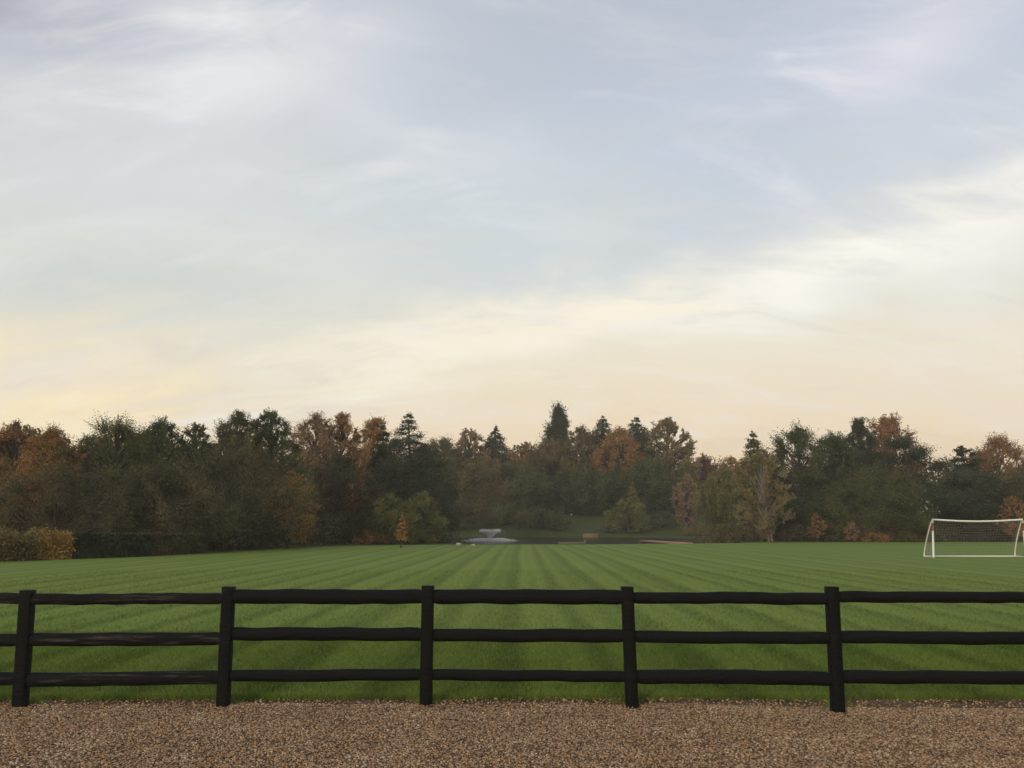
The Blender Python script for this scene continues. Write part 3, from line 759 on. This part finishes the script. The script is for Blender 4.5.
hedge('hedge', -60, 563.5, 38, 560.5, 532, 533, 1.3, 'bronze', 'ragged rusty brown hedge in the left corner', GH, False, 9000)
hedge('hedge', 38, 560.3, 70, 559.2, 533, 535, 1.2, 'gold', 'short stretch of golden brown hedge beside the clipped dark hedge', GH, False, 4200)
hedge('hedge', 72, 559, 154, 556.3, 534, 534, 1.4, 'dark', 'clipped flat topped dark green hedge', GH, True, 14000)
hedge('hedge', 155, 556, 206, 553.2, 534, 534.5, 1.4, 'brown', 'brown leaved hedge right of the clipped dark hedge', GH, True, 9000)

# undergrowth below the trees (uncountable) and the far wood closing the gaps
def mass(name, spans, n, pal, leaf, label, cat, seed):
    r = np.random.default_rng(seed); Vs, Ts = [], []
    tot = sum(s_[4] for s_ in spans)
    for (x0, y0, x1, y1, wt, hmin, hmax, depth) in spans:
        m_ = int(n * wt / tot)
        t = r.uniform(0, 1, m_); dp = r.uniform(0, 1, m_) * depth
        d = np.array([x1 - x0, y1 - y0]); L = np.linalg.norm(d); nr = np.array([-d[1], d[0]]) / L
        x = x0 + d[0] * t + nr[0] * dp; y = y0 + d[1] * t + nr[1] * dp
        s = t * L
        top = hmin + (hmax - hmin) * np.clip(.5 + .35 * np.sin(s * .55 + seed) + .3 * np.sin(s * 1.37 + 2 + dp) + .2 * np.sin(s * 3.1), 0, 1)
        z = terrain(x, y) + top * r.uniform(0, 1, m_) ** .7
        c = np.stack([x, y, z], -1)
        ax = r.normal(size=(m_, 3)); ax /= np.linalg.norm(ax, axis=1)[:, None]; bb = np.cross(ax, r.normal(size=(m_, 3))); bb /= np.linalg.norm(bb, axis=1)[:, None]
        l = leaf * r.uniform(.6, 1.4, m_)
        Vs.append(np.stack([c - ax * l[:, None] * .5, c + bb * l[:, None] * .32, c + ax * l[:, None] * .5, c - bb * l[:, None] * .32], 1).reshape(-1, 3))
        Ts.append(np.repeat(np.clip(.45 + .25 * np.sin(s * .9 + z) + r.normal(0, .12, m_), 0, 1), 4))
    V = np.concatenate(Vs)
    tag(link(name, mesh_np(name, V, np.arange(len(V)).reshape(-1, 4), LM[pal], {'tint': np.concatenate(Ts)})), label, cat, kind='stuff')
E = {u: onground(u, v) for u, v in edge_px}
mass('undergrowth', [(-50, 46, E[160][0] - 2, E[160][1] + 6, 3, 1.5, 3.2, 4), (E[160][0] - 2, E[160][1] + 6, E[270][0] - 1, E[270][1] + 3, 3, 1.0, 3.0, 4),
                     (E[270][0] - 1, E[270][1] + 4, -14.5, 92, 3, 1.2, 3.4, 5), (22, 101, 60, 100, 4, .6, 2.6, 4), (60, 100, 90, 96, 2, 1, 3, 4)], 52000, 'brown', .24,
     'dark brown undergrowth below the trees around the lawn', 'undergrowth', 5)
mass('woodland', [(-90, 100, -26, 150, 6, 11, 15, 8), (-38, 182, 80, 184, 10, 2.2, 5, 5), (-36, 194, 44, 196, 8, 11, 17, 7), (44, 195, 75, 196, 2, 8, 12, 6), (-60, 226, 140, 230, 6, 13, 17, 10), (37, 128, 120, 122, 5, 8, 12.5, 6), (-100, 74, -27, 94, 10, 9.3, 12.6, 7)], 200000, 'olive', .62,
     'dense mixed woodland closing the view behind the front trees', 'woodland', 6)

# ------------------------------------------------------------------ pond furniture
m, nt, b = mat_new('landing_stage_wood')
co_ = objco(nt); n1 = nt.noise(nt.mapv(co_, (.6, 6, 6)), 3, 5, .6)
nt.L.new(nt.mix(n1, (.24, .15, .09), (.48, .33, .21)), b.inputs['Base Color']); b.inputs['Roughness'].default_value = .8
M_deck = m
m, nt, b = mat_new('grey_wood')
co_ = objco(nt); n1 = nt.noise(nt.mapv(co_, (.6, 6, 6)), 3, 5, .6)
nt.L.new(nt.mix(n1, (.12, .10, .07), (.26, .215, .155)), b.inputs['Base Color']); b.inputs['Roughness'].default_value = .85
M_grey = m
def stage(loc, rz, L, Wd, ztop, zbot, mat, label, skirt=True, knob=False):
    """planked platform on posts; long axis is local x"""
    root = empty('landing_stage', (*loc, 0), label, 'landing stage', 'wooden landing stages round the pond', rz)
    mb = MB(); npl = max(6, int(L / .145)); stp = L / npl
    for k in range(npl): mb.box((-L/2 + stp*(k+.5), 0, ztop - .02), (stp - .012, Wd, .04))
    link('deck', mb.mesh('deck', mat), root)
    mb = MB()
    for sy in (-1, 1): mb.box((0, sy * (Wd/2 - .04), ztop - .105), (L - .02, .05, .125))
    for sx in (-1, 1): mb.box((sx * (L/2 - .035), 0, ztop - .105), (.05, Wd - .14, .125))
    if skirt: 
        hz = ztop - .17 - zbot
        nb = max(1, int(hz / .15))
        for k in range(nb): mb.box((0, -Wd/2 + .03, ztop - .175 - hz/nb*(k+.5)), (L - .03, .035, hz/nb - .015))
    link('frame', mb.mesh('frame', mat), root)
    npst = max(2, int(L / 2) + 1)
    for k in range(npst):
        for sy in (-1, 1):
            mb = MB(); x = -L/2 + .12 + (L - .24) * k / (npst - 1)
            mb.tube([[x, sy*(Wd/2 - .11), -1.3], [x, sy*(Wd/2 - .11), ztop - .045]], .06, 8); link('leg', mb.mesh('leg', mat), root)
    if knob:
        mb = MB(); mb.tube([[L/2 - .12, -Wd/2 + .1, ztop + .002], [L/2 - .12, -Wd/2 + .1, ztop + .1], [L/2 - .12, -Wd/2 + .1, ztop + .26]], [.10, .11, .09], 10); link('mooring_post', mb.mesh('mooring_post', mat), root)
p = at(572, 545, 83.4); stage((p[0], 83.4), 0, 2.75, 1.0, .17, -.6, M_grey, 'low grey landing stage on the near pond edge with a short mooring post', False, True)
p = at(590, 535, 149.0); stage((p[0], 148.5), 0, 2.7, 1.6, .52, -.1, M_deck, 'small orange brown wooden landing stage against the far pond bank')  # warm orange brown is the natural colour of the wood
stage((16.75, 92.0), math.atan2(15.0, -1.7), 15.1, 1.5, .10, -.5, M_deck, 'long pale wooden jetty running out from the lawn edge', False)

def rock(loc, s, label):
    r = np.random.default_rng(int(s * 1000))
    import bmesh
    bm = bmesh.new(); bmesh.ops.create_icosphere(bm, subdivisions=2, radius=1)
    for v in bm.verts: v.co *= 1 + .18 * sin(v.co.x * 4 + s * 30) * cos(v.co.y * 3.3) + r.normal(0, .03)
    for v in bm.verts: v.co.x *= s; v.co.y *= s * .7; v.co.z *= s * .55
    me = bpy.data.meshes.new('rock'); bm.to_mesh(me); bm.free(); me.materials.append(M_rock)
    o = link('rock', me); o.location = loc; tag(o, label, 'rock', 'pale rocks at the pond edge')
m, nt, b = mat_new('pale_rock'); nt.L.new(nt.mix(nt.noise(objco(nt), 6, 4), (.25, .23, .17), (.48, .45, .35)), b.inputs['Base Color']); M_rock = m
g_ = onground(458.5, 545.6); rock((g_[0], g_[1], .10), .30, 'larger pale rock on the lawn edge left of the fountain')
g_ = onground(473, 545.6); rock((g_[0], g_[1], .05), .20, 'smaller pale rock just left of the fountain')
for u, lab in ((706.5, 'thin pale stake at the lawn edge, the left one of two'), (710.5, 'thin pale stake at the lawn edge, the right one of two')):
    g_ = onground(u, 547.5); mb = MB(); mb.tube([[0, 0, -.2], [.01, 0, .3], [.015, .01, .62]], [.028, .028, .024], 8)
    o = link('stake', mb.mesh('stake', M_grey)); o.location = (g_[0], g_[1], 0); tag(o, lab, 'stake', 'stakes at the lawn edge')

# fountain
m, nt, b = mat_new('water_spray'); b.inputs['Base Color'].default_value = (.95, .95, .96, 1); b.inputs['Roughness'].default_value = .25
tr = nt.new('ShaderNodeBsdfTranslucent'); tr.inputs[0].default_value = (.95, .95, .96, 1); mx = nt.new('ShaderNodeMixShader'); mx.inputs[0].default_value = .12
nt.L.new(b.outputs[0], mx.inputs[1]); nt.L.new(tr.outputs[0], mx.inputs[2]); nt.L.new(mx.outputs[0], nt.N['Material Output'].inputs[0])
M_spray = m
m, nt, b = mat_new('dark_plastic'); b.inputs['Base Color'].default_value = (.02, .02, .02, 1); b.inputs['Roughness'].default_value = .5
M_dark = m
FYd = 107.0; fp = at(490, 541, FYd)
ft = empty('fountain', (fp[0], FYd, WATER), 'floating pond fountain throwing a white cone of spray', 'fountain')
mb = MB(); mb.tube([[0, 0, -.15], [0, 0, -.02], [0, 0, .06], [0, 0, .10]], [.5, .62, .58, .3], 16); link('float', mb.mesh('float', M_dark, True), ft)
mb = MB(); mb.tube([[0, 0, .10], [0, 0, .2], [0, 0, .26]], [.09, .08, .05], 10); link('nozzle', mb.mesh('nozzle', M_dark, True), ft)
def spray(n, v0, el0, el1, life, seed, rr, vlo=.9):
    r = np.random.default_rng(seed)
    ph = r.uniform(0, 2 * pi, n); el = r.uniform(R(el0), R(el1), n); v = v0 * r.uniform(vlo, 1.06, n); t = .02 + (life - .02) * r.uniform(0, 1, n) ** 1.1 * r.uniform(.62, 1, n)
    tl = 2 * v * np.sin(el) / 9.81; t = np.minimum(t, tl + .18)
    vx, vz = v * np.cos(el), v * np.sin(el)
    rad = .06 + vx * t; z = .24 + vz * t - 4.905 * t * t
    ok = z > 0; ph, t, vx, vz, rad, z = (q[ok] for q in (ph, t, vx, vz, rad, z))
    c = np.stack([np.cos(ph) * rad, np.sin(ph) * rad, z], -1) + r.normal(0, 1, (len(z), 3)) * (.02 + .11 * t)[:, None] * [1, 1, .5]
    d = np.stack([np.cos(ph) * vx, np.sin(ph) * vx, vz - 9.81 * t], -1); d /= np.linalg.norm(d, axis=1)[:, None]
    s = np.cross(d, [0, 0, 1.0]); s /= np.linalg.norm(s, axis=1)[:, None] + 1e-6; q_ = np.cross(d, s)
    L = r.uniform(.03, .10, len(z))[:, None]; w_ = rr * r.uniform(.6, 1.3, len(z))[:, None]
    V = np.stack([c - d * L, c + s * w_, c + q_ * w_, c - s * w_, c - q_ * w_, c + d * L], 1)
    V[:, :, 2] = np.maximum(V[:, :, 2], .005)
    f = np.array([[0,2,1],[0,3,2],[0,4,3],[0,1,4],[5,1,2],[5,2,3],[5,3,4],[5,4,1]])
    return V.reshape(-1, 3), (np.arange(len(z))[:, None, None] * 6 + f[None]).reshape(-1, 3)
v_, q_ = spray(15000, 5.6, 54, 63, .44, 31, .0150, .92); v2, q2 = spray(420, 5.2, 56, 66, 1.0, 34, .008, .9); v_, q_ = np.concatenate([v_, v2]), np.concatenate([q_, q2 + len(v_)])
link('inner_spray', mesh_np('inner_spray', v_, q_, M_spray), ft)
v_, q_ = spray(30000, 8.4, 3, 12, .62, 32, .015, .25); link('outer_spray', mesh_np('outer_spray', v_, q_, M_spray), ft)

# ------------------------------------------------------------------ football goal
m, nt, b = mat_new('white_goal_paint'); nt.L.new(nt.mix(nt.noise(objco(nt), 5, 4, .6), (.78, .76, .70), (.88, .87, .83)), b.inputs['Base Color']); b.inputs['Roughness'].default_value = .4; M_white = m
m, nt, b = mat_new('red_tie'); b.inputs['Base Color'].default_value = (.26, .075, .05, 1); b.inputs['Roughness'].default_value = .6; M_red = m
m, nt, b = mat_new('net_cord'); b.inputs['Base Color'].default_value = (.42, .40, .32, 1); b.inputs['Roughness'].default_value = .8; M_net = m
A = onground(933.5, 557.5); GY = A[1]; XL = A[0]
XR = at(1022.5, 520, GY)[0]; GH = at(933, 519.5, GY)[2]
goal = empty('football_goal', (XL, GY, 0), 'white tubular football goal with sagging crossbar, net and red fittings on the lawn', 'goal')
WG, DG = XR - XL, 1.05
def gt(name, pts, rad, mat=M_white, sides=10):
    mb = MB(); mb.tube(np.array(pts, float), rad, sides); return link(name, mb.mesh(name, mat, True), goal)
XT = at(932.5, 520, GY)[0] - XL
gt('goalpost', [[0, 0, 0], [XT * .5, 0, GH * .5], [XT, 0, GH - .035]], .055)
gt('goalpost', [[WG, 0, 0], [WG, 0, GH * .5], [WG, 0, GH - .035]], .055)
t = np.linspace(0, 1, 13)
gt('crossbar', [[XT + (WG - XT) * a_, 0, GH - .10 * sin(pi * a_)] for a_ in t], .05)
def back_curve(x):
    return [[x + (XT * (1 - a_) if x == 0 else 0), 0.06 + (DG - .06) * (1 - (1 - a_) ** 1.35), (GH - .02) * (1 - a_) ** .95 if a_ < 1 else .03] for a_ in np.linspace(0, 1, 12)]
bc = [back_curve(0.0), back_curve(WG)]
gt('back_support', bc[0], .035); gt('back_support', bc[1], .035)
gt('ground_bar', [[0, .06, .035], [0, DG * .5, .035], [0, DG - .04, .035]], .032); gt('ground_bar', [[WG, .06, .035], [WG, DG * .5, .035], [WG, DG - .04, .035]], .032)
gt('ground_bar', [[.04, DG, .035], [WG / 2, DG, .035], [WG - .04, DG, .035]], .038)
for x in (0, WG):
    sh = (lambda z: XT * z / GH if x == 0 else 0.0)
    gt('red_tie', [[x + sh(GH - q), 0, GH - q] for q in (.62, .4, .2)], .062, M_red)
# net: real cords, back and two sides
mb = MB()
prof = np.array(bc[0])[:, 1:]
def prof_at(s):
    d = np.concatenate([[0], np.cumsum(np.linalg.norm(np.diff(prof, axis=0), axis=1))]); q = s * d[-1]
    return np.array([np.interp(q, d, prof[:, 0]), np.interp(q, d, prof[:, 1])])
NX, NS = int(WG / .16), 14
for k in range(NX + 1):
    x = WG * k / NX; sag = .10 * sin(pi * k / NX)
    pts = []
    for s in np.linspace(0, 1, 8):
        q = prof_at(s); pts.append([x, q[0] - .10 * sin(pi * s), q[1] - sag * (1 - s) + .0])
    mb.tube(pts, .0026, 4)
for s in np.linspace(0.04, .98, NS):
    q = prof_at(s)
    mb.tube([[WG * a_, q[0] - .10 * sin(pi * s), q[1] - .10 * sin(pi * a_) * (1 - s)] for a_ in np.linspace(0, 1, 9)], .0026, 4)
for x in (0, WG):
    for s in np.linspace(.06, .97, 15):
        q = prof_at(s); 
        if q[0] > .12: mb.tube([[x, 0, q[1]], [x, q[0] * .5, q[1] - .01], [x, q[0], q[1]]], .0026, 4)
    for k in range(1, 8):
        y = DG * k / 8; sidx = np.interp(y, prof[:, 0], prof[:, 1]); mb.tube([[x, y, .04], [x, y, sidx * .5], [x, y, sidx]], .0026, 4)
link('net', mb.mesh('net', M_net), goal)

# ------------------------------------------------------------------ dusk haze in the air
mz = bpy.data.materials.new('haze_air'); mz.use_nodes = True; nt = NT(mz.node_tree); nt.N.clear()
o_ = nt.new('ShaderNodeOutputMaterial'); pv = nt.new('ShaderNodeVolumePrincipled')
pv.inputs['Color'].default_value = (.95, .91, .82, 1); pv.inputs['Density'].default_value = 0.00055; pv.inputs['Anisotropy'].default_value = .2
nt.L.new(pv.outputs[0], o_.inputs['Volume'])
mb = MB(); mb.box((0, 450, 14.0), (5400, 6300, 38.0))
hz = link('haze', mb.mesh('haze', mz)); tag(hz, 'thin pale evening haze hanging over the grounds', 'haze', kind='stuff')
